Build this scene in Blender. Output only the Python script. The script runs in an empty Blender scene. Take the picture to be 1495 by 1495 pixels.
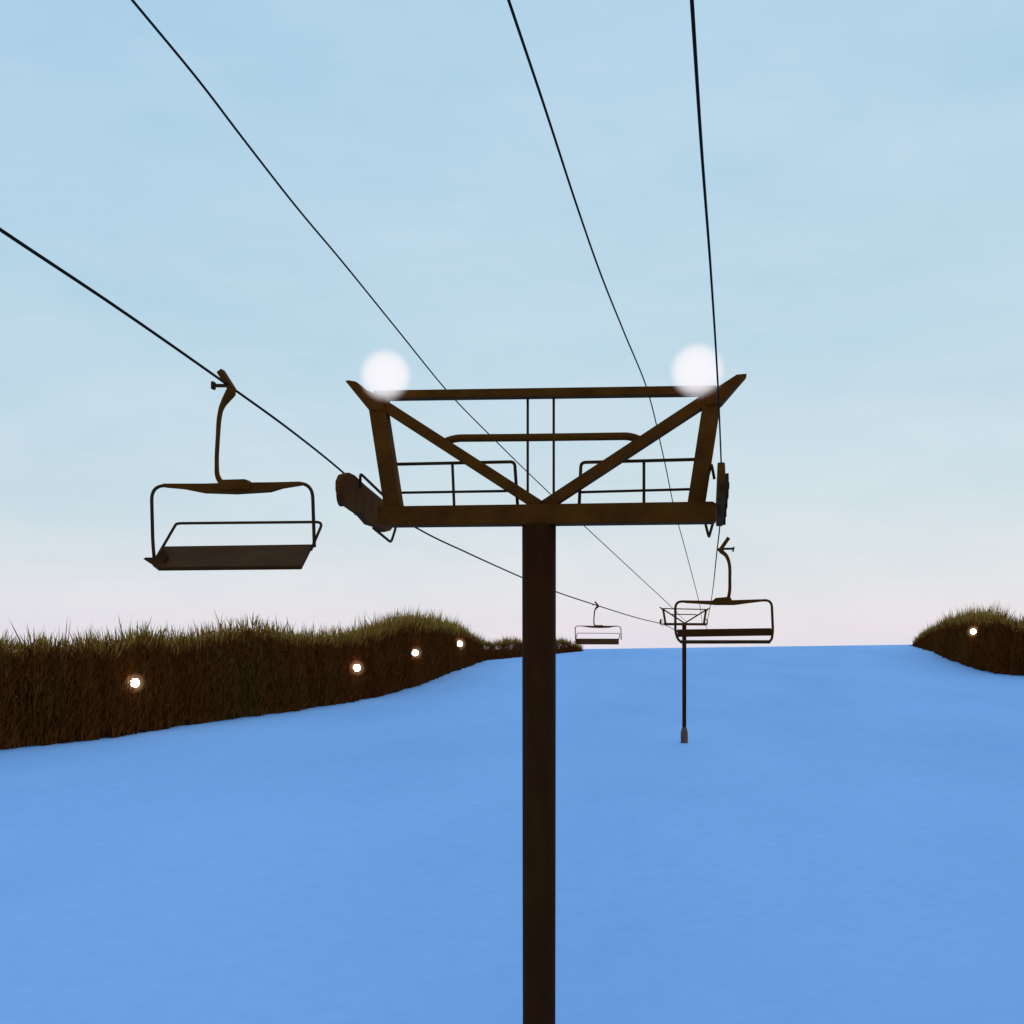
import bpy, bmesh, math, random
import numpy as np
from mathutils import Vector, Matrix

random.seed(7)
rng = np.random.default_rng(11)
S = bpy.context.scene
COL = S.collection

# ------------------------------------------------------------------ measuring frame
# The lift line runs along +Y. The camera rides a chair of the right-hand line and is
# turned a few degrees to the left. A sighting (px, py) in the 1495 px photograph plus a
# distance gives a point of the place.
F, CX, HY, VPX = 1600.0, 747.5, 934.0, 1028.0
TH = math.atan((VPX - CX) / F)
FW = Vector((-math.sin(TH), math.cos(TH), 0)); RT = Vector((math.cos(TH), math.sin(TH), 0))
YN, YF = 16.0, 131.0            # near and far tower, metres up the line
H = 0.0

def ray(px, py):
    return FW + RT * ((px - CX) / F) + Vector((0, 0, 1)) * ((HY - py) / F)
def eye():
    return Vector((0, 0, H))
def at_y(px, py, Y):
    r = ray(px, py); return eye() + r * (Y / r.y)
def at_x(px, py, X):
    r = ray(px, py); return eye() + r * (X / r.x)
def at_d(px, py, d):
    return eye() + ray(px, py) * d
def depth(p):
    return (p - eye()).dot(FW)
H = -(at_y(999, 1085, YF).z)    # snow at the towers is z = 0
EYE = eye()

def ridge_height(X):
    X = np.clip(X, -160, 160)
    return H - (3.02 - 0.0150 * X)
def terrain(X, Y):
    X = np.asarray(X, float); Y = np.asarray(Y, float)
    s = np.clip((Y - 135) / 300.0, 0, 1)
    z = ridge_height(X) * (s * s * (3 - 2 * s))
    over = np.clip(Y - 435, 0, None)
    z = z - 0.0009 * over ** 2 / (1 + 0.004 * over)
    back = np.clip(40 - Y, 0, None)
    return z - 0.02 * back
def tz(X, Y):
    return float(terrain(X, Y))
def on_ground(px, py):
    r = ray(px, py); t = 30.0
    while t < 520:
        p = EYE + r * t
        if p.z <= tz(p.x, p.y): return p
        t += 0.5
    p = EYE + r * 425
    p.z = tz(p.x, p.y)
    return p

# ------------------------------------------------------------------ object helpers
def tag(o, label=None, cat=None, group=None, kind=None):
    if label: o['label'] = label
    if cat: o['category'] = cat
    if group: o['group'] = group
    if kind: o['kind'] = kind
    return o
def empty(name, loc):
    o = bpy.data.objects.new(name, None); COL.objects.link(o); o.location = loc
    o.empty_display_size = 0.3
    return o
def link_bm(name, bm, mat, parent=None, origin=None, smooth=False):
    """bm holds world coordinates; with a parent they become local to origin."""
    if origin is not None:
        bmesh.ops.translate(bm, verts=bm.verts, vec=-Vector(origin))
    bmesh.ops.recalc_face_normals(bm, faces=bm.faces)
    me = bpy.data.meshes.new(name); bm.to_mesh(me); bm.free()
    me.materials.append(mat)
    if smooth:
        for p in me.polygons: p.use_smooth = True
    o = bpy.data.objects.new(name, me); COL.objects.link(o)
    if parent is not None: o.parent = parent
    return o
def copy_tree(o, parent=None, skip=()):
    c = o.copy(); COL.objects.link(c); c.parent = parent
    for ch in o.children:
        if ch.name.split('.')[0] not in skip: copy_tree(ch, c, skip)
    return c

def prism(bm, pts, vec):
    """closed solid from a polygon pushed along vec, centred on it"""
    vec = Vector(vec)
    a = [bm.verts.new(Vector(p) - vec / 2) for p in pts]
    b = [bm.verts.new(Vector(p) + vec / 2) for p in pts]
    n = len(pts)
    bm.faces.new(a); bm.faces.new(list(reversed(b)))
    for i in range(n):
        bm.faces.new((a[i], a[(i + 1) % n], b[(i + 1) % n], b[i]))
def bevelled(bm, w=0.012):
    bmesh.ops.recalc_face_normals(bm, faces=bm.faces)
    es = [e for e in bm.edges if len(e.link_faces) == 2 and e.calc_face_angle(0) > 0.5]
    bmesh.ops.bevel(bm, geom=es, offset=w, segments=2, affect='EDGES', profile=0.6)
    return bm
def rounded(pts, r, n=6, closed=False):
    pts = [Vector(p) for p in pts]; out = []
    N = len(pts)
    for i, p in enumerate(pts):
        if not closed and i in (0, N - 1): out.append(p); continue
        a, b = pts[i - 1], pts[(i + 1) % N]
        da, db = (a - p), (b - p)
        k = min(r, da.length * .48, db.length * .48)
        s, e = p + da.normalized() * k, p + db.normalized() * k
        for j in range(n + 1):
            t = j / n
            out.append(s * (1 - t) ** 2 + p * 2 * t * (1 - t) + e * t * t)
    return out
def tube(bm, pts, rad, seg=10, closed=False):
    pts = [Vector(p) for p in pts]; N = len(pts)
    rads = rad if isinstance(rad, (list, tuple)) else [rad] * N
    rings = []; prev = None
    for i, p in enumerate(pts):
        a = pts[i - 1] if (i > 0 or closed) else p
        b = pts[(i + 1) % N] if (i < N - 1 or closed) else p
        t = (b - a).normalized()
        if prev is None:
            up = Vector((0, 0, 1)) if abs(t.z) < .9 else Vector((0, 1, 0))
            u = t.cross(up).normalized()
        else:
            u = (prev - t * prev.dot(t)).normalized()
        prev = u; v = t.cross(u)
        rings.append([bm.verts.new(p + (u * math.cos(2 * math.pi * k / seg) + v * math.sin(2 * math.pi * k / seg)) * rads[i]) for k in range(seg)])
    for i in range(N if closed else N - 1):
        A, B = rings[i], rings[(i + 1) % N]
        for k in range(seg):
            bm.faces.new((A[k], A[(k + 1) % seg], B[(k + 1) % seg], B[k]))
    if not closed:
        bm.faces.new(rings[0]); bm.faces.new(list(reversed(rings[-1])))
def disc(bm, c, axis, r, w, seg=28):
    axis = Vector(axis).normalized()
    u = axis.orthogonal().normalized(); v = axis.cross(u)
    prism(bm, [Vector(c) + (u * math.cos(2 * math.pi * k / seg) + v * math.sin(2 * math.pi * k / seg)) * r for k in range(seg)], axis * w)
def ball(bm, c, r, u=32, v=20):
    bmesh.ops.create_uvsphere(bm, u_segments=u, v_segments=v, radius=r, matrix=Matrix.Translation(c))
def catmull(pts, n=10):
    P = [Vector(p) for p in pts]
    P = [P[0] * 2 - P[1]] + P + [P[-1] * 2 - P[-2]]
    out = []
    for i in range(1, len(P) - 2):
        a, b, c, d = P[i - 1:i + 3]
        ta, tb, tc = (b - a).length ** .5, (c - b).length ** .5, (d - c).length ** .5
        m1 = (b - a) / ta ** 2 * 1.0; m2 = (c - b) / tb ** 2; m3 = (d - c) / tc ** 2
        L = (c - b).length
        s1 = ((b - a).normalized() + (c - b).normalized()) / 2 * L
        s2 = ((c - b).normalized() + (d - c).normalized()) / 2 * L
        for j in range(n):
            t = j / n; t2, t3 = t * t, t ** 3
            out.append(b * (2 * t3 - 3 * t2 + 1) + s1 * (t3 - 2 * t2 + t) + c * (-2 * t3 + 3 * t2) + s2 * (t3 - t2))
    out.append(P[-2])
    return out

# ------------------------------------------------------------------ materials
def new_mat(name):
    m = bpy.data.materials.new(name); m.use_nodes = True
    nt = m.node_tree; nt.nodes.clear()
    out = nt.nodes.new('ShaderNodeOutputMaterial'); b = nt.nodes.new('ShaderNodeBsdfPrincipled')
    nt.links.new(b.outputs[0], out.inputs[0])
    return m, nt, b, out
def noise_ramp(nt, scale, stops, detail=6, rough=.6, vec_scale=None):
    tc = nt.nodes.new('ShaderNodeTexCoord'); mp = nt.nodes.new('ShaderNodeMapping')
    if vec_scale: mp.inputs['Scale'].default_value = vec_scale
    nt.links.new(tc.outputs['Object'], mp.inputs['Vector'])
    n = nt.nodes.new('ShaderNodeTexNoise'); n.inputs['Scale'].default_value = scale
    n.inputs['Detail'].default_value = detail; n.inputs['Roughness'].default_value = rough
    nt.links.new(mp.outputs[0], n.inputs['Vector'])
    r = nt.nodes.new('ShaderNodeValToRGB')
    while len(r.color_ramp.elements) < len(stops): r.color_ramp.elements.new(.5)
    for e, (p, c) in zip(r.color_ramp.elements, stops):
        e.position = p; e.color = (*c, 1)
    nt.links.new(n.outputs['Fac'], r.inputs['Fac'])
    return n, r
def painted_steel(name, dark, mid, light, scale=3.0, rough=.8, vs=None, spec=.05):
    m, nt, b, out = new_mat(name)
    n, r = noise_ramp(nt, scale, [(.3, dark), (.52, mid), (.75, light)], vec_scale=vs)
    nt.links.new(r.outputs[0], b.inputs['Base Color'])
    b.inputs['Roughness'].default_value = rough
    b.inputs['Specular IOR Level'].default_value = spec
    n2, r2 = noise_ramp(nt, 45, [(.3, (0, 0, 0)), (.7, (1, 1, 1))])
    bp = nt.nodes.new('ShaderNodeBump'); bp.inputs['Strength'].default_value = .12; bp.inputs['Distance'].default_value = .004
    nt.links.new(n2.outputs['Fac'], bp.inputs['Height']); nt.links.new(bp.outputs[0], b.inputs['Normal'])
    return m
BROWN = painted_steel('weathered_brown_steel', (.07, .017, .002), (.10, .028, .0025), (.118, .039, .003))
POLE = painted_steel('dark_brown_pole_steel', (.03, .007, .0015), (.042, .011, .002), (.055, .019, .003), 2.2, .8, (1, 1, .25))
RAIL = painted_steel('dark_rail_steel', (.04, .015, .005), (.055, .023, .006), (.075, .04, .01), 4)
CABLE = painted_steel('greased_wire_rope', (.010, .008, .006), (.014, .011, .008), (.022, .017, .012), 30, .9)
SEATM = painted_steel('brown_seat_vinyl', (.042, .0115, .0015), (.055, .017, .0015), (.065, .023, .002), 2.5, .6)
PAD = painted_steel('brown_base_padding', (.13, .055, .035), (.17, .075, .05), (.2, .09, .065), 2, .8)

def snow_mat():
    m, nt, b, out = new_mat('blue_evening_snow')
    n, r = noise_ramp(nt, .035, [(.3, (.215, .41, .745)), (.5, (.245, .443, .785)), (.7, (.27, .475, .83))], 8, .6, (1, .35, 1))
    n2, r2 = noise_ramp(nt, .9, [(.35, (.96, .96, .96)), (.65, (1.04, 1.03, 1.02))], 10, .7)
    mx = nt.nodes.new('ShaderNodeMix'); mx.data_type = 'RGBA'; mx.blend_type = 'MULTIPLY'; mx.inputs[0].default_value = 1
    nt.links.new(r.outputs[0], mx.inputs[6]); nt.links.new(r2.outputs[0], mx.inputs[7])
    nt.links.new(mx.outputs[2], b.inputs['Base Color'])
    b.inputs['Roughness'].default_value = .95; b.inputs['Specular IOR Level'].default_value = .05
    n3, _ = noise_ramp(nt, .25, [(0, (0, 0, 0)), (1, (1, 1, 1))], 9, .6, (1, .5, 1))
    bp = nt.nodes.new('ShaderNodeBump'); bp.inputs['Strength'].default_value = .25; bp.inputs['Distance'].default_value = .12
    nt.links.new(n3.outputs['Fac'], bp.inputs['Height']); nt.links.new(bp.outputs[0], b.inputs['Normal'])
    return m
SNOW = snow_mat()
def veg_mat(name, a, bcol, c, scale=.12):
    m, nt, b, out = new_mat(name)
    n, r = noise_ramp(nt, scale, [(.32, a), (.5, bcol), (.7, c)], 5, .6)
    nt.links.new(r.outputs[0], b.inputs['Base Color'])
    b.inputs['Roughness'].default_value = .9; b.inputs['Specular IOR Level'].default_value = .05
    return m
THICKET = veg_mat('dark_bare_thicket', (.135, .032, .005), (.148, .039, .006), (.125, .055, .009), .04)
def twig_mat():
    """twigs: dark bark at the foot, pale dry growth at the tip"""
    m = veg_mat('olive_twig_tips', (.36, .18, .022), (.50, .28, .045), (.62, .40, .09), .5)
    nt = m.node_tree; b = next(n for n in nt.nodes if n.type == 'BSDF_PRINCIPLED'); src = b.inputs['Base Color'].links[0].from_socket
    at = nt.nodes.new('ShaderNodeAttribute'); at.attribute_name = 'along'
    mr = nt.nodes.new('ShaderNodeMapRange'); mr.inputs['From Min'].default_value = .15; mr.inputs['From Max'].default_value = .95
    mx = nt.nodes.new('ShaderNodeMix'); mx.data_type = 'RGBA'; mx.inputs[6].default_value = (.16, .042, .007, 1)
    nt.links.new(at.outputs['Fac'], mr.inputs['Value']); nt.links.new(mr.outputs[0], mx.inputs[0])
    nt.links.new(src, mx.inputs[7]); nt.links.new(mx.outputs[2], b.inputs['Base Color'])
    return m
TWIG = twig_mat()
FLOOR = veg_mat('forest_floor_soil', (.04, .012, .003), (.05, .018, .004), (.06, .026, .006), .1)

def emit_mat(name, col, s):
    m = bpy.data.materials.new(name); m.use_nodes = True; nt = m.node_tree; nt.nodes.clear()
    out = nt.nodes.new('ShaderNodeOutputMaterial'); e = nt.nodes.new('ShaderNodeEmission')
    e.inputs[0].default_value = (*col, 1); e.inputs[1].default_value = s
    nt.links.new(e.outputs[0], out.inputs[0]); return m
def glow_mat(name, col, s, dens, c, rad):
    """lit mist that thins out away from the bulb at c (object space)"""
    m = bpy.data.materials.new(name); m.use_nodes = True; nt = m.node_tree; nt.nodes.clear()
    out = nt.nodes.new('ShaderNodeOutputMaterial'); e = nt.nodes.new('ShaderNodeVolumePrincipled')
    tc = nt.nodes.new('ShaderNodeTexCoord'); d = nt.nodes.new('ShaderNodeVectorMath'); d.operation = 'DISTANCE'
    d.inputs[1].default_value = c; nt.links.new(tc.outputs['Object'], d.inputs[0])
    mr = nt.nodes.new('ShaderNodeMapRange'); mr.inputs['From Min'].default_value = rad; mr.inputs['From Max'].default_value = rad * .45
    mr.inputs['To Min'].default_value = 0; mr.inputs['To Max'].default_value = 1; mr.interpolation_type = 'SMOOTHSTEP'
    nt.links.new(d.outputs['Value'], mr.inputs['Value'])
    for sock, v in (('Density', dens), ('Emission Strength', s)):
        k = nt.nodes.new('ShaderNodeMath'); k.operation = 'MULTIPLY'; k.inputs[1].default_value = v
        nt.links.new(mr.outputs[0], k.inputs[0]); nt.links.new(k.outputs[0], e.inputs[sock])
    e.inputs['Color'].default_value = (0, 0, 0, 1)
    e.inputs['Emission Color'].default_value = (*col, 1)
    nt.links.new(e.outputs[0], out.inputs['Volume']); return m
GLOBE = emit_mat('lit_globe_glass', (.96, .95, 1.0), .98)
GLOW = glow_mat('emissive_halo_round_globe', (.96, .95, 1.0), 6.6, 6.8, (0, 0, .22), .43)  # halo of the tower lamps, built as a volume that emits by itself
PISTE = emit_mat('lit_floodlight_glass', (1, .93, .84), 10)

# ------------------------------------------------------------------ snow and forest floor
def build_snow():
    xs = np.concatenate([np.linspace(-900, -200, 15)[:-1], np.linspace(-200, 200, 81), np.linspace(200, 900, 15)[1:]])
    ys = np.concatenate([np.linspace(-300, 0, 10)[:-1], np.linspace(0, 480, 121), np.linspace(480, 1500, 30)[1:]])
    X, Y = np.meshgrid(xs, ys)
    Z = terrain(X, Y) + (0.22 * np.sin(X * .045 + 1.3) * np.sin(Y * .021) + .12 * np.sin(X * .11 + Y * .05)) * np.clip(1 - np.abs(Y - 60) / 330, 0, 1) * np.clip((Y - 20) / 60, 0, 1) * .6
    nx, ny = len(xs), len(ys)
    v = np.stack([X.ravel(), Y.ravel(), Z.ravel()], 1)
    f = [(j * nx + i, j * nx + i + 1, (j + 1) * nx + i + 1, (j + 1) * nx + i) for j in range(ny - 1) for i in range(nx - 1)]
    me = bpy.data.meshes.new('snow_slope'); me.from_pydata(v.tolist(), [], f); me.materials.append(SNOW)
    for p in me.polygons: p.use_smooth = True
    o = bpy.data.objects.new('snow_slope', me); COL.objects.link(o)
    tag(o, 'smooth blue snow slope running up to the skyline', 'snow', kind='structure')
build_snow()

def interp(tab, x):
    return float(np.interp(x, [a for a, _ in tab], [b for _, b in tab]))
L_BOT = [(-320, 1128), (-100, 1103), (0, 1093), (100, 1083), (200, 1069), (290, 1055), (400, 1042), (500, 1027), (560, 1014), (600, 1002), (640, 986), (700, 965), (760, 959), (848, 951)]
L_TOP = [(-320, 925), (0, 935), (50, 940), (120, 938), (180, 934), (215, 926), (260, 936), (300, 923), (350, 917), (400, 922), (440, 934), (490, 932), (540, 922), (570, 911), (590, 906), (620, 913), (660, 919), (685, 932), (703, 940), (720, 943), (738, 937), (752, 938), (775, 943), (790, 943), (806, 937), (824, 938), (836, 944), (848, 949)]
R_BOT = [(1337, 943), (1370, 952), (1400, 965), (1440, 979), (1470, 985), (1495, 987), (1700, 1000), (1900, 1025)]
R_TOP = [(1337, 941), (1345, 933), (1360, 922), (1390, 911), (1430, 902), (1460, 907), (1495, 915), (1600, 900), (1900, 880)]

def wood(name, bot, top, x0, x1, step, back, label):
    # front edge of the wood, evenly spaced on the ground
    raw = [on_ground(px, interp(bot, px)) for px in np.arange(x0, x1 + .1, 4)]
    pxs = list(np.arange(x0, x1 + .1, 4))
    V = []; Fc = []; Mi = []
    def blades(base, up, L, W, mat):
        n = len(base)
        d = up * L[:, None]
        side = np.cross(up, rng.normal(size=(n, 3))); side /= np.linalg.norm(side, axis=1)[:, None]
        a = base - side * W[:, None] / 2; b = base + side * W[:, None] / 2; c = base + d
        mid = base + d * .55
        m1 = mid - side * W[:, None] * .36; m2 = mid + side * W[:, None] * .36
        o = sum(len(q) for q in V)
        V.append(np.stack([a, b, m2, c, m1], 1).reshape(-1, 3))
        idx = o + np.arange(n)[:, None] * 5 + np.arange(5)[None]
        Fc.extend(idx.tolist()); Mi.extend([mat] * n)
    acc = 0; last = raw[0]
    for p, px in zip(raw, pxs):
        gap = (p - last).length; last = p
        acc += gap
        k = int(acc / step) if acc >= step else 0
        if k == 0 and p is not raw[0]: continue
        acc -= k * step
        for rep in range(max(1, k)):
            for row in range(back):
                dist = row * 3.2 + (rng.uniform(0.2, 2.2))
                qx = px + rng.uniform(-3, 3)
                r = ray(qx, HY); r.normalize()
                q = Vector((p.x, p.y, 0)) + r * dist + Vector((rng.uniform(-.6, .6), 0, 0))
                gz = tz(q.x, q.y)
                front_h = H + (HY - interp(top, px)) / F * depth(p) - p.z
                hh = max(.7, front_h * (rng.uniform(.90, 1.02) if row < 2 else rng.uniform(.84, 1.0)))
                if rng.random() < .10: hh *= 1.07
                R = min(2.1, .16 * hh + .5) * rng.uniform(.8, 1.2)
                sc = max(.3, min(1, hh / 11))
                dens = 1.0 if row < 3 else .55
                ksp = max(.6, sc) * (1 + .7 * max(0, min(1, (depth(p) - 130) / 150)))
                # body of the tree: twiggy sprays through the whole height
                n = int((860 if row < 2 else 330) * dens * (.45 + .55 * sc))
                a = rng.uniform(0, 2 * math.pi, n); rad = R * np.sqrt(rng.random(n)); t = rng.random(n) ** 1.0
                pinch = np.where(t > .6, 1 - (t - .6) / .4 * .65, 1)
                base = np.stack([q.x + np.cos(a) * rad * pinch, q.y + np.sin(a) * rad * pinch, gz + t * .90 * hh], 1)
                out = np.stack([np.cos(a) * rng.uniform(0, .7, n), np.sin(a) * rng.uniform(0, .7, n), np.ones(n)], 1)
                out += rng.normal(0, .18, (n, 3)); out /= np.linalg.norm(out, axis=1)[:, None]
                L = rng.uniform(.7, 2.0, n) * sc * (1 - .35 * t); W = rng.uniform(.05, .17, n) * max(.5, sc)
                blades(base, out, L, W, 0)
                # fine fanned twigs on the top
                n = int(40 * (.5 + .5 * sc)) if row < 4 else 16
                a = rng.uniform(0, 2 * math.pi, n); rad = R * .8 * np.sqrt(rng.random(n))
                base = np.stack([q.x + np.cos(a) * rad, q.y + np.sin(a) * rad, gz + hh * rng.uniform(.86, .99, n)], 1)
                k1 = rng.uniform(.05, .6, n)
                out = np.stack([np.cos(a) * k1, np.sin(a) * k1, np.ones(n)], 1); out /= np.linalg.norm(out, axis=1)[:, None]
                L = np.minimum(rng.gamma(3.0, .36, n), 3.4) * ksp + .3 * sc; W = rng.uniform(.07, .16, n) * max(.6, sc) * (1 + depth(p) / 500)
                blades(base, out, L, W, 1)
                # trunk
                tb = np.array([[q.x, q.y, gz - .2]]); blades(tb, np.array([[0, 0, 1.]]), np.array([hh]), np.array([.5 * sc]), 0)
                # low skirt of brush that closes the foot of the wood
                if row < 2:
                    n = 110
                    base = np.stack([q.x + rng.uniform(-1.6, 1.6, n), q.y + rng.uniform(-1.0, 1.0, n), np.full(n, gz - .1)], 1)
                    out = rng.normal(0, .3, (n, 3)); out[:, 2] = 1; out /= np.linalg.norm(out, axis=1)[:, None]
                    blades(base, out, rng.uniform(.6, 2.4, n) * sc, rng.uniform(.15, .45, n) * sc, 0)
    V = np.concatenate(V)
    me = bpy.data.meshes.new(name); me.from_pydata(V.tolist(), [], Fc)
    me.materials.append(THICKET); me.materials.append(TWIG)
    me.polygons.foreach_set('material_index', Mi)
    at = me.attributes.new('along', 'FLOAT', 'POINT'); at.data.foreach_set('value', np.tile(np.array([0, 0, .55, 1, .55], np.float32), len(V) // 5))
    o = bpy.data.objects.new(name, me); COL.objects.link(o)
    tag(o, label, 'woods', kind='stuff')
    # dark soil under it
    fv = []; ff = []
    K = 9
    for p, px in zip(raw, pxs):
        r = ray(px, HY); r.normalize()
        for j in range(K):
            q = p + r * (j * (5.5 if p.y < 200 else 12))
            fv.append((q.x, q.y, tz(q.x, q.y) + (.02 if j == 0 else .3)))
    for i in range(len(raw) - 1):
        for j in range(K - 1):
            ff.append((i * K + j, (i + 1) * K + j, (i + 1) * K + j + 1, i * K + j + 1))
    me = bpy.data.meshes.new('forest_floor'); me.from_pydata(fv, [], ff); me.materials.append(FLOOR)
    o = bpy.data.objects.new('forest_floor', me); COL.objects.link(o)
    tag(o, 'dark soil under the trees at the piste edge', 'ground', kind='structure')
wood('forest', L_BOT, L_TOP, -300, 848, 2.0, 6, 'long dark brown wood with spiky olive tops along the left edge of the snow')
wood('forest', R_BOT, R_TOP, 1337, 1800, 2.0, 6, 'rounded dark brown wood with spiky tops at the right end of the skyline')

# ------------------------------------------------------------------ lift towers
XC = at_y(787, 750, YN).x
BASE = Vector((XC, YN, 0))
def N(px, py, dy=0.0):
    """sighting on the upright plane of the near tower"""
    p = at_y(px, py, YN); p.y += dy; return p
def beam(px0, px1, w, dep, bev=.012, dy=0):
    a, b = N(*px0), N(*px1)
    t = (b - a).normalized(); n = Vector((-t.z, 0, t.x)) * (w / 2)
    bm = bmesh.new(); prism(bm, [a - n, b - n, b + n, a + n], (0, dep, 0))
    bmesh.ops.translate(bm, verts=bm.verts, vec=(0, dy, 0))
    return bevelled(bm, bev)
U = YN * 1.0 / F          # metres per sighting unit at the tower

tower = empty('lift_tower', BASE)
tag(tower, 'large near brown chairlift tower with thick round pole in the middle of the view', 'lift tower', 'towers of the chairlift')
# pole
top_z = N(787, 766.5).z
bm = bmesh.new()
tube(bm, [(XC, YN, -.4), (XC, YN, 2), (XC, YN, top_z - 3), (XC, YN, top_z)], [.232, .235, .247, .25], 40)
o = link_bm('pole', bm, POLE, tower, BASE, True)
bm = bmesh.new(); prof = [(.36, 0), (.42, .05), (.42, 1.35), (.36, 1.6), (.25, 2.0)]
for (r0, z0), (r1, z1) in zip(prof, prof[1:]): pass
tube(bm, [(XC, YN, z - .1) for r, z in prof], [r for r, z in prof], 32)
link_bm('base_pad', bm, PAD, tower, BASE)
# main crossbar
bm = bmesh.new(); prism(bm, [N(556, 741), N(780, 738), N(1040, 734), N(1046, 737), N(1045, 762), N(1040, 764), N(780, 767), N(570, 769), N(556, 765)], (0, .36, 0))
link_bm('crossbar', bevelled(bm, .02), BROWN, tower, BASE)
# leaning uprights
for a, b in (((576, 745), (552, 590)), ((1016, 740), (1040, 584))):
    link_bm('upright', beam(a, b, .25, .25), BROWN, tower, BASE)
# wing tips
for pts in ([(508, 559), (513, 558), (524, 560), (536, 571), (566, 583), (563, 602), (543, 602)],
            [(1090, 549), (1086, 549), (1075, 550), (1052, 565), (1028, 577), (1030, 595), (1053, 592)]):
    bm = bmesh.new(); prism(bm, [N(*p) for p in pts], (0, .29, 0))
    link_bm('wing_tip', bevelled(bm, .012), BROWN, tower, BASE)
link_bm('top_beam', beam((548, 578), (1046, 571), .125, .21), BROWN, tower, BASE)
for a, b in (((796, 744), (556, 589)), ((788, 744), (1036, 581))):
    link_bm('diagonal_brace', beam(a, b, .165, .18), BROWN, tower, BASE)
# bowed tie between the braces
bm = bmesh.new()
path = rounded([N(640, 648, .04), N(662, 639, .04), N(780, 638, .04), N(922, 636, .04), N(945, 647, .04)], .16)
tube(bm, path, .058, 12)
link_bm('tie_bar', bm, BROWN, tower, BASE, True)
for x in (770, 808):
    bm = bmesh.new(); tube(bm, [N(x, 576, .03), N(x, 742, .03)], .019, 10)
    link_bm('ladder_rail', bm, RAIL, tower, BASE, True)
# railings of the work platform
for pts, mid, post in (([(560, 675), (748, 671), (753, 745)], ((566, 717), (751, 714)), ((656, 673), (659, 745))),
                       ([(1034, 667), (846, 672), (843, 745)], ((1026, 711), (844, 716)), ((939, 670), (939, 742)))):
    bm = bmesh.new()
    tube(bm, rounded([N(*p, .20) for p in pts], .07), .025, 10)
    rl = link_bm('railing', bm, RAIL, tower, BASE, True)
    bm = bmesh.new(); tube(bm, [N(*p, .20) for p in mid], .02, 10)
    o = link_bm('mid_rail', bm, RAIL, rl, BASE, True)
    bm = bmesh.new(); tube(bm, [N(*p, .20) for p in post], .022, 10)
    o = link_bm('post', bm, RAIL, rl, BASE, True)

# sheave trains: profile on a plane along the line, mirrored for the other side
XL = at_y(524, 720, YN).x; XR = 2 * XC - XL
XR = at_y(1052, 720, YN).x
prof = [(494, 716), (494, 702), (498, 693), (506, 690), (514, 694), (530, 709), (552, 727), (570, 741), (576, 752), (574, 765), (566, 775), (558, 777), (549, 770), (536, 766), (524, 752), (508, 741), (499, 733)]
side = [at_x(px, py, XL) for px, py in prof]
for X, sgn in ((XL, 1), (XR, -1)):
    pts = [Vector((X, p.y, p.z)) for p in side]
    bm = bmesh.new(); prism(bm, pts, (.10, 0, 0))
    sh = link_bm('sheave_train', bevelled(bm, .015), BROWN, tower, BASE)
    cz = sum(p.z for p in pts) / len(pts)
    y0, y1 = min(p.y for p in pts), max(p.y for p in pts)
    z0 = side[3].z; z1 = side[8].z
    for k in range(4):
        t = (k + .5) / 4
        yy = y0 + (y1 - y0) * t; zz = (z0 - .30) + (z1 + .02 - z0 + .12) * t
        bm = bmesh.new()
        disc(bm, (X - sgn * .078, yy, zz), (1, 0, 0), .17, .045)
        disc(bm, (X - sgn * .078, yy, zz), (1, 0, 0), .05, .065, 16)
        link_bm('sheave_wheel', bm, RAIL, sh, BASE)
    bm = bmesh.new()
    loop = [(526, 712), (526, 691), (552, 716), (575, 738), (578, 770), (571, 792), (545, 771)]
    offs = (.09, .13, .20, .23, .22, .16, .10)
    lp = [at_x(px, py, XL + k) for (px, py), k in zip(loop, offs)]
    tube(bm, rounded([Vector((X + sgn * k, p.y, p.z)) for p, k in zip(lp, offs)], .07, 5), .021, 10)
    link_bm('catch_frame', bm, RAIL, sh, BASE, True)

# far tower: same build, no platform railing
w_near = at_y(1089, 550, YN).x - at_y(508, 558, YN).x
far = copy_tree(tower, None, skip=('railing', 'ladder_rail'))
ctr = at_y(999, 913, YF)
far.location = (ctr.x, YF, tz(ctr.x, YF))
tag(far, 'small far brown chairlift tower whose foot stands on the open snow', 'lift tower', 'towers of the chairlift')
zs = (ctr.z) / (N(787, 752).z)
print('FAR', ctr, 'near crossbar z', N(787, 752).z, 'H', H, 'wnear', w_near, 'far need', at_y(1037, 890, YF).x - at_y(962, 890, YF).x)
for ch in far.children:                      # its pole is a little shorter or longer on the uneven snow
    if ch.name.startswith('pole'): pass

# ------------------------------------------------------------------ cables
def cable(name, pts, d0, d1, label, cat, group):
    P = catmull(pts, 14)
    rads = []
    for p in P:
        k = max(0, min(1, (p.y - 16) / 110.0))
        rads.append((d0 + (d1 - d0) * k) / 2)
    bm = bmesh.new(); tube(bm, P, rads, 10)
    o = link_bm(name, bm, CABLE, None, None, True)
    tag(o, label, cat, group)
    return o
def Q(px, py, Y): return at_y(px, py, Y)
def ext(p, q, k):
    return p + (p - q).normalized() * k
# left haul rope
a0 = at_x(0, 335, XL - .1); a1 = at_x(334, 563, XL - .1); a2 = at_x(500, 689, XL - .1); a3 = at_x(578, 752, XL - .1)
pl = [ext(a0, a1, 30), a0, at_x(165, 445, XL - .1), a1, at_x(420, 625, XL - .1), a2, at_x(545, 731, XL - .1), a3, Q(605, 769, 19.3), Q(680, 806, 24), Q(762, 843, 31), Q(812, 864, 38), Q(872, 884, 48), Q(930, 902, 80), Q(972, 913, YF)]
pl.append(pl[-1] + Vector((0, 120, -1)))
cable('haul_cable', pl, .03, .085, 'haul rope on the left carrying two empty chairs past the pole', 'cable', 'cables of the chairlift')
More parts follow.
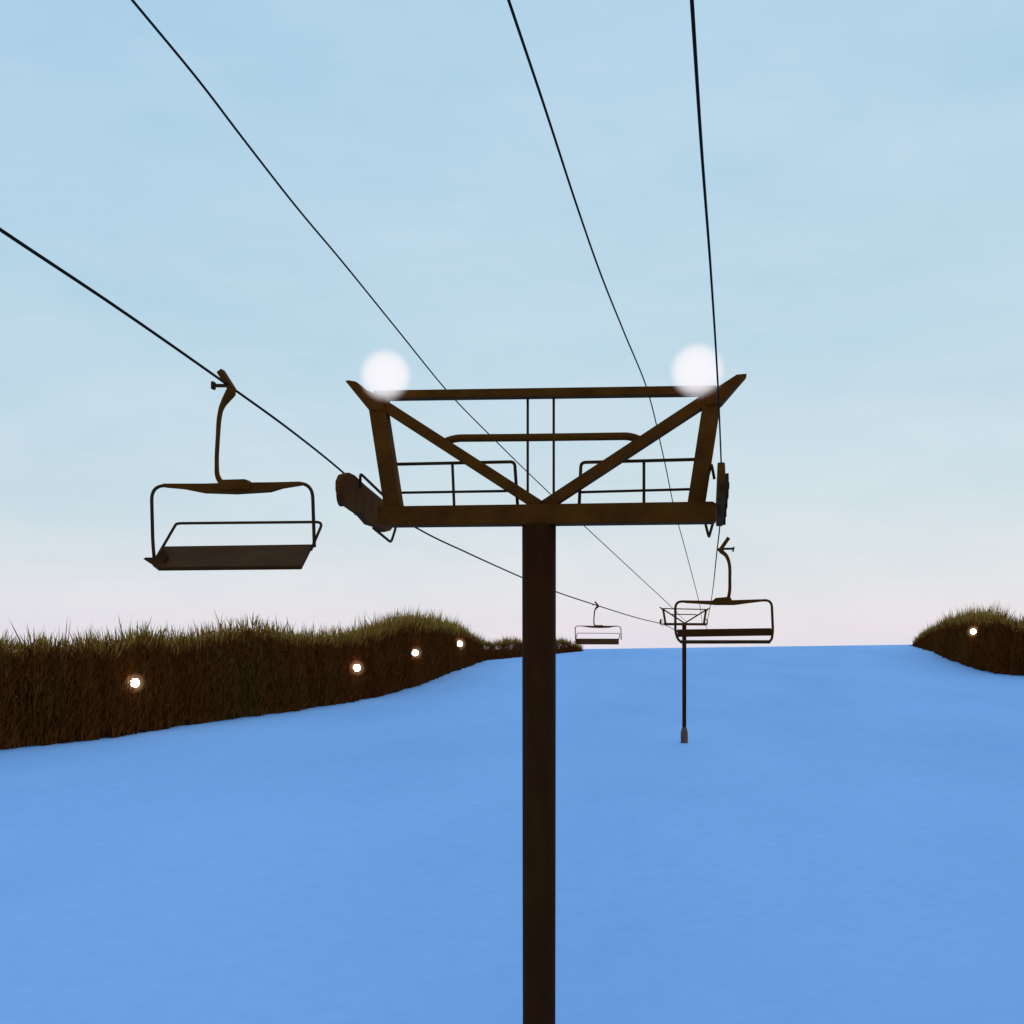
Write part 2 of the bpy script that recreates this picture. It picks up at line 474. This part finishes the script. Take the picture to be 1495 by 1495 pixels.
# right haul rope
b = [Q(1010, 0, 5.4), Q(1023, 200, 7.0), Q(1038, 400, 9.6), Q(1048, 560, 12.6), Q(1053, 680, 15.4), Q(1054, 725, 17), Q(1051, 766, 18.3), Q(1047, 802, 21.5), Q(1042, 850, 36), Q(1037, 885, 70), Q(1033, 905, YF)]
b = [ext(b[0], b[1], 20)] + b + [b[-1] + Vector((0, 120, -1))]
cable('haul_cable', b, .0205, .065, 'nearly upright haul rope at the right running over the right sheaves', 'cable', 'cables of the chairlift')
# signal lines
XS = Q(653, 571, 16.25).x
c = [at_x(px, py, XS) for px, py in ((193, 0), (292, 120), (353, 200), (431, 300), (498, 380), (579, 480), (653, 571))]
c += [Q(720, 640, 20), Q(800, 718, 27.5), Q(850, 765, 36), Q(920, 830, 60), Q(978, 884, YF)]
c = [ext(c[0], c[1], 20)] + c + [c[-1] + Vector((0, 120, 0))]
cable('signal_cable', c, .019, .075, 'thin dark line from the upper left crossing behind the top beam to the middle', 'cable', 'cables of the chairlift')
zs = Q(944, 566, 16.25).z - EYE.z
d = [at_d(px, py, zs * F / (HY - py)) for px, py in ((742.5, 0), (793, 150), (842, 300), (877, 400), (909, 480), (944, 566))]
d += [Q(966, 655, 21), Q(985, 745, 33), Q(1000, 800, 47), Q(1022, 886, YF)]
d = [ext(d[0], d[1], 20)] + d + [d[-1] + Vector((0, 120, 0))]
cable('signal_cable', d, .019, .07, 'thin dark line from the upper edge crossing the top beam right of centre', 'cable', 'cables of the chairlift')

# ------------------------------------------------------------------ chairs
GROUP = 'empty chairs hanging from the haul ropes'
YA = a1.y
def A(px, py, dy=0.0):
    return at_y(px, py, YA + dy)
GA = A(334, 563)
chair = empty('lift_chair', GA)
tag(chair, 'large empty brown lift chair hanging on the left rope, nearest to the viewer', 'lift chair', GROUP)
ua = depth(GA) / F
def part(name, bm, mat, smooth=False, parent=None, org=None, root=None):
    return link_bm(name, bm, mat, parent or root, org, smooth)
# grip
bm = bmesh.new()
def bar2(bm, p, q, w, dep):
    t = (q - p).normalized(); n = Vector((-t.z, 0, t.x)) * (w / 2)
    prism(bm, [p - n, q - n, q + n, p + n], (0, dep, 0))
bar2(bm, A(322, 542), A(339, 569), 9 * ua, .10)
gr = link_bm('grip', bevelled(bm, .006), BROWN, chair, GA)
bm = bmesh.new(); bar2(bm, A(312, 563), A(332, 563), 4.2 * ua, .05); bar2(bm, A(311.5, 557.5), A(311.5, 568.5), 4 * ua, .07)
link_bm('lever', bevelled(bm, .004), RAIL, gr, GA)
bm = bmesh.new(); hp = [A(341, 566), A(337, 573), A(326, 590), A(322, 600), A(318, 640), A(316.5, 680), A(318, 696), A(326, 707), A(338, 710)]
tube(bm, catmull(hp, 5), [w * ua / 2 for w in np.interp(np.linspace(0, 8, 41), range(9), [8, 16, 9.5, 7.5, 6.5, 6.5, 7.5, 9, 9])], 14)
link_bm('hanger_arm', bm, BROWN, chair, GA, True)
bm = bmesh.new(); prism(bm, [A(*p) for p in [(322, 703), (325, 701.5), (361, 700.5), (364, 703), (368, 709), (368, 716), (322, 716)]], (0, .14, 0))
link_bm('clamp_block', bevelled(bm, .008), BROWN, chair, GA)
bm = bmesh.new()
prism(bm, [A(*p) for p in [(240, 706.5), (300, 706.5), (345, 705), (400, 704.5), (440, 703.5), (440, 708.5), (412, 713), (394, 718.5), (345, 721.5), (298, 720), (268, 714), (240, 711.5)]], (0, .085, 0))
link_bm('spreader', bevelled(bm, .008), BROWN, chair, GA)
bm = bmesh.new()
tube(bm, rounded([A(225, 814), A(223, 790), A(221, 709), A(345, 709), A(456, 705), A(459, 799)], .17, 8), .0195, 12)
link_bm('bail_frame', bm, RAIL, chair, GA, True)
bm = bmesh.new()
tube(bm, rounded([A(235, 803, .22), A(257, 765, .48), A(262, 764, .48), A(471.5, 762, .48), A(454, 803, .22)], .09, 6), .0165, 12)
link_bm('back_rail', bm, RAIL, chair, GA, True)
def slab(pts, th):
    P = [A(*p) for p in pts]
    n = (P[1] - P[0]).cross(P[2] - P[1]).normalized()
    bm = bmesh.new(); prism(bm, P, n * th); return bevelled(bm, .012)
link_bm('seat', slab([(236, 800, .26), (456, 797, .26), (440, 829, -.14), (231, 831, -.14), (222, 824, -.04)], .05), SEATM, chair, GA)
bm = bmesh.new(); prism(bm, [A(*p) for p in [(210, 816, -.02), (214, 814, -.02), (229, 814, -.02), (240, 800, .0), (246, 812, .0), (236, 829, -.1), (230, 829, -.1)]], (0, .05, 0))
link_bm('armrest', bevelled(bm, .006), SEATM, chair, GA)

# far copy on the same rope
chair2 = copy_tree(chair)
chair2.location = Q(872, 883, 46.0); chair2.scale = (1, .7, .80)
tag(chair2, 'tiny far empty lift chair on the left rope just right of the big pole', 'lift chair', GROUP)

# chair going away on the right rope
YB = 20.5
def B(px, py, dy=0.0): return at_y(px, py, YB + dy)
GB = B(1048, 801); ub = depth(GB) / F
chairR = empty('lift_chair', GB)
tag(chairR, 'empty lift chair with solid back band, seen from behind on the right rope', 'lift chair', GROUP)
bm = bmesh.new(); bar2(bm, B(1050, 805), B(1064, 785), 5.2 * ub, .1)
gr = link_bm('grip', bevelled(bm, .006), BROWN, chairR, GB)
bm = bmesh.new(); bar2(bm, B(1052, 801.5), B(1072, 801), 3 * ub, .05); bar2(bm, B(1071.5, 798.5), B(1070, 805.5), 2.4 * ub, .07)
link_bm('lever', bevelled(bm, .004), RAIL, gr, GB)
bm = bmesh.new(); hp = [B(1048, 801), B(1053, 805), B(1060, 811), B(1064.5, 822), B(1065.5, 845), B(1064.5, 868), B(1062, 875), B(1055, 877)]
tube(bm, catmull(hp, 5), [w * ub / 2 for w in np.interp(np.linspace(0, 7, 36), range(8), [4, 6.5, 5.5, 4.8, 4.6, 4.8, 6, 6])], 14)
link_bm('hanger_arm', bm, BROWN, chairR, GB, True)
bm = bmesh.new(); prism(bm, [B(*p) for p in [(1040, 881), (1040, 877), (1045, 873), (1064, 871.5), (1068, 874), (1068, 881)]], (0, .14, 0))
link_bm('clamp_block', bevelled(bm, .008), BROWN, chairR, GB)
bm = bmesh.new(); prism(bm, [B(*p) for p in [(1000, 877.5), (1040, 877), (1075, 876), (1115, 874.8), (1115, 878), (1090, 881), (1072, 883.5), (1045, 883.5), (1020, 881.5), (1000, 880.5)]], (0, .085, 0))
link_bm('spreader', bevelled(bm, .006), BROWN, chairR, GB)
bm = bmesh.new()
tube(bm, rounded([B(986, 878), B(1056, 879), B(1126.5, 876), B(1128.5, 922), B(1126, 937.5), B(1056, 938), B(992, 938), B(986, 924)], .13, 8, True), .023, 12, True)
link_bm('bail_frame', bm, RAIL, chairR, GB, True)
bm = bmesh.new(); prism(bm, [B(*p) for p in [(988, 919), (1126, 917), (1127, 928), (1056, 929), (990, 930)]], (0, .06, 0))
link_bm('backrest', bevelled(bm, .012), SEATM, chairR, GB)
bm = bmesh.new(); p = [B(993, 937.5), B(1125, 937)]
zc = (p[0].z + p[1].z) / 2
prism(bm, [Vector((p[0].x, YB + .03, zc)), Vector((p[1].x, YB + .03, zc)), Vector((p[1].x, YB + .52, zc + .005)), Vector((p[0].x, YB + .52, zc + .005))], (0, 0, .06))
link_bm('seat', bevelled(bm, .012), SEATM, chairR, GB)

# ------------------------------------------------------------------ lamps on the tower
for (px, py, where) in ((563, 548, 'large round white lamp glowing on the left end of the top beam'),
                        (1018, 541, 'large round white lamp glowing on the right end of the top beam')):
    c = at_y(px, py, YN - .2)
    base = Vector((c.x, c.y, c.z - .22))
    lamp = empty('globe_lamp', base)
    tag(lamp, where, 'lamp', 'round lamps on the near tower')
    bm = bmesh.new(); ball(bm, c, .18, 48, 32); g = link_bm('globe', bm, GLOBE, lamp, base, True)
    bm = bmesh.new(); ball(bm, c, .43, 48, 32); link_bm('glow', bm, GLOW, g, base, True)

# ------------------------------------------------------------------ floodlights in the woods
def piste_lamp(px, py, bottom, size, label):
    p = on_ground(px, interp(bottom, px))
    d = depth(p)
    r = ray(px, HY); r.normalize()
    foot = Vector((p.x, p.y, 0)) - r * (1.6 + max(0, p.y - 110) * .034); foot.z = tz(foot.x, foot.y)
    dd = (foot - EYE).dot(FW)
    c = at_d(px, py, dd)
    R = size * dd / F / 2
    lamp = empty('piste_lamp', foot); tag(lamp, label, 'lamp', 'small floodlights along the woods')
    bm = bmesh.new(); tube(bm, [foot + Vector((0, .25, -.3)), Vector((c.x, c.y + .25, c.z))], [.09, .06], 10)
    link_bm('pole', bm, POLE, lamp, foot, True)
    bm = bmesh.new(); ball(bm, c, R, 24, 16); g = link_bm('globe', bm, PISTE, lamp, foot, True)
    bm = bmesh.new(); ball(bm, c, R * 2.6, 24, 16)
    link_bm('glow', bm, glow_mat('emissive_halo_round_floodlight', (1, .62, .34), .07 / R, 0, tuple(c - foot), R * 2.6), g, foot, True)  # added sphere emits the warm halo itself, no real mist there
    bm = bmesh.new(); disc(bm, c + Vector((0, 0, R * 1.02)), (0, 0, 1), R * .45, .12, 20); link_bm('cap', bm, POLE, lamp, foot)
piste_lamp(197, 997, L_BOT, 13, 'white floodlight in the dark left wood, leftmost and lowest of the lights')
piste_lamp(521, 975, L_BOT, 10.5, 'white floodlight in the left wood, second from the left')
piste_lamp(606, 953, L_BOT, 9.5, 'white floodlight in the left wood below the highest treetops')
piste_lamp(671, 940, L_BOT, 8.5, 'white floodlight at the thin right end of the left wood, nearest the pole')
piste_lamp(1421, 922, R_BOT, 8, 'white floodlight alone in the rounded wood on the right')

# ------------------------------------------------------------------ light
SUN_EL, SUN_AZ = 62.0, 8.0     # ahead of the camera, a little to the right
W = bpy.data.worlds.new('World'); S.world = W; W.use_nodes = True
nt = W.node_tree; nt.nodes.clear()
out = nt.nodes.new('ShaderNodeOutputWorld'); bg = nt.nodes.new('ShaderNodeBackground')
sky = nt.nodes.new('ShaderNodeTexSky'); sky.sky_type = 'NISHITA'; sky.sun_disc = False
sky.sun_elevation = math.radians(SUN_EL); sky.sun_rotation = math.radians(SUN_AZ)
sky.air_density = 1.6; sky.dust_density = .6; sky.ozone_density = 1.0; sky.altitude = 1500
# sky colours regraded per channel, then a pale noise-mottled constant added to brighten them
tint = nt.nodes.new('ShaderNodeMix'); tint.data_type = 'RGBA'; tint.blend_type = 'MULTIPLY'; tint.inputs[0].default_value = 1
tint.inputs[7].default_value = (2.37, 1.33, .0, 1)
soft = nt.nodes.new('ShaderNodeGamma'); soft.inputs[1].default_value = .5
nt.links.new(sky.outputs[0], soft.inputs[0]); nt.links.new(soft.outputs[0], tint.inputs[6])
tc = nt.nodes.new('ShaderNodeTexCoord'); mp = nt.nodes.new('ShaderNodeMapping'); mp.inputs['Scale'].default_value = (1, 1, 3.2)
nz = nt.nodes.new('ShaderNodeTexNoise'); nz.inputs['Scale'].default_value = 4.2; nz.inputs['Detail'].default_value = 7; nz.inputs['Roughness'].default_value = .62
nt.links.new(tc.outputs['Generated'], mp.inputs['Vector']); nt.links.new(mp.outputs[0], nz.inputs['Vector'])
vr = nt.nodes.new('ShaderNodeValToRGB')
vr.color_ramp.elements[0].position = .3; vr.color_ramp.elements[0].color = (.025, .362, .79, 1)
vr.color_ramp.elements[1].position = .72; vr.color_ramp.elements[1].color = (.115, .412, .83, 1)
nt.links.new(nz.outputs['Fac'], vr.inputs['Fac'])
up = nt.nodes.new('ShaderNodeVectorMath'); up.operation = 'SCALE'; up.inputs['Scale'].default_value = 10
nt.links.new(vr.outputs[0], up.inputs[0])
add = nt.nodes.new('ShaderNodeVectorMath'); add.operation = 'ADD'
nt.links.new(tint.outputs[2], add.inputs[0]); nt.links.new(up.outputs[0], add.inputs[1])
nt.links.new(add.outputs[0], bg.inputs[0]); bg.inputs[1].default_value = .1
nt.links.new(bg.outputs[0], out.inputs[0])
sun = bpy.data.lights.new('sun', 'SUN'); sun.energy = .6; sun.angle = math.radians(40); sun.color = (1, .95, .87)
so = bpy.data.objects.new('sun', sun); COL.objects.link(so)
el, az = math.radians(SUN_EL), math.radians(SUN_AZ)
to_sun = Vector((math.sin(az) * math.cos(el), math.cos(az) * math.cos(el), math.sin(el)))
so.rotation_euler = to_sun.to_track_quat('Z', 'Y').to_euler(); so.location = (0, 60, 60)

# ------------------------------------------------------------------ camera and render
cam = bpy.data.cameras.new('camera'); co = bpy.data.objects.new('camera', cam); COL.objects.link(co)
co.location = EYE; co.rotation_euler = (math.radians(90), 0, TH)
cam.sensor_width = 36; cam.lens = 36 * F / 1495; cam.shift_y = (HY - CX) / 1495
cam.clip_start = .05; cam.clip_end = 6000
S.camera = co
S.render.engine = 'CYCLES'
S.cycles.use_denoising = True
S.cycles.max_bounces = 6
S.view_settings.view_transform = 'Standard'; S.view_settings.look = 'None'; S.view_settings.gamma = 1
S.view_settings.exposure = 0
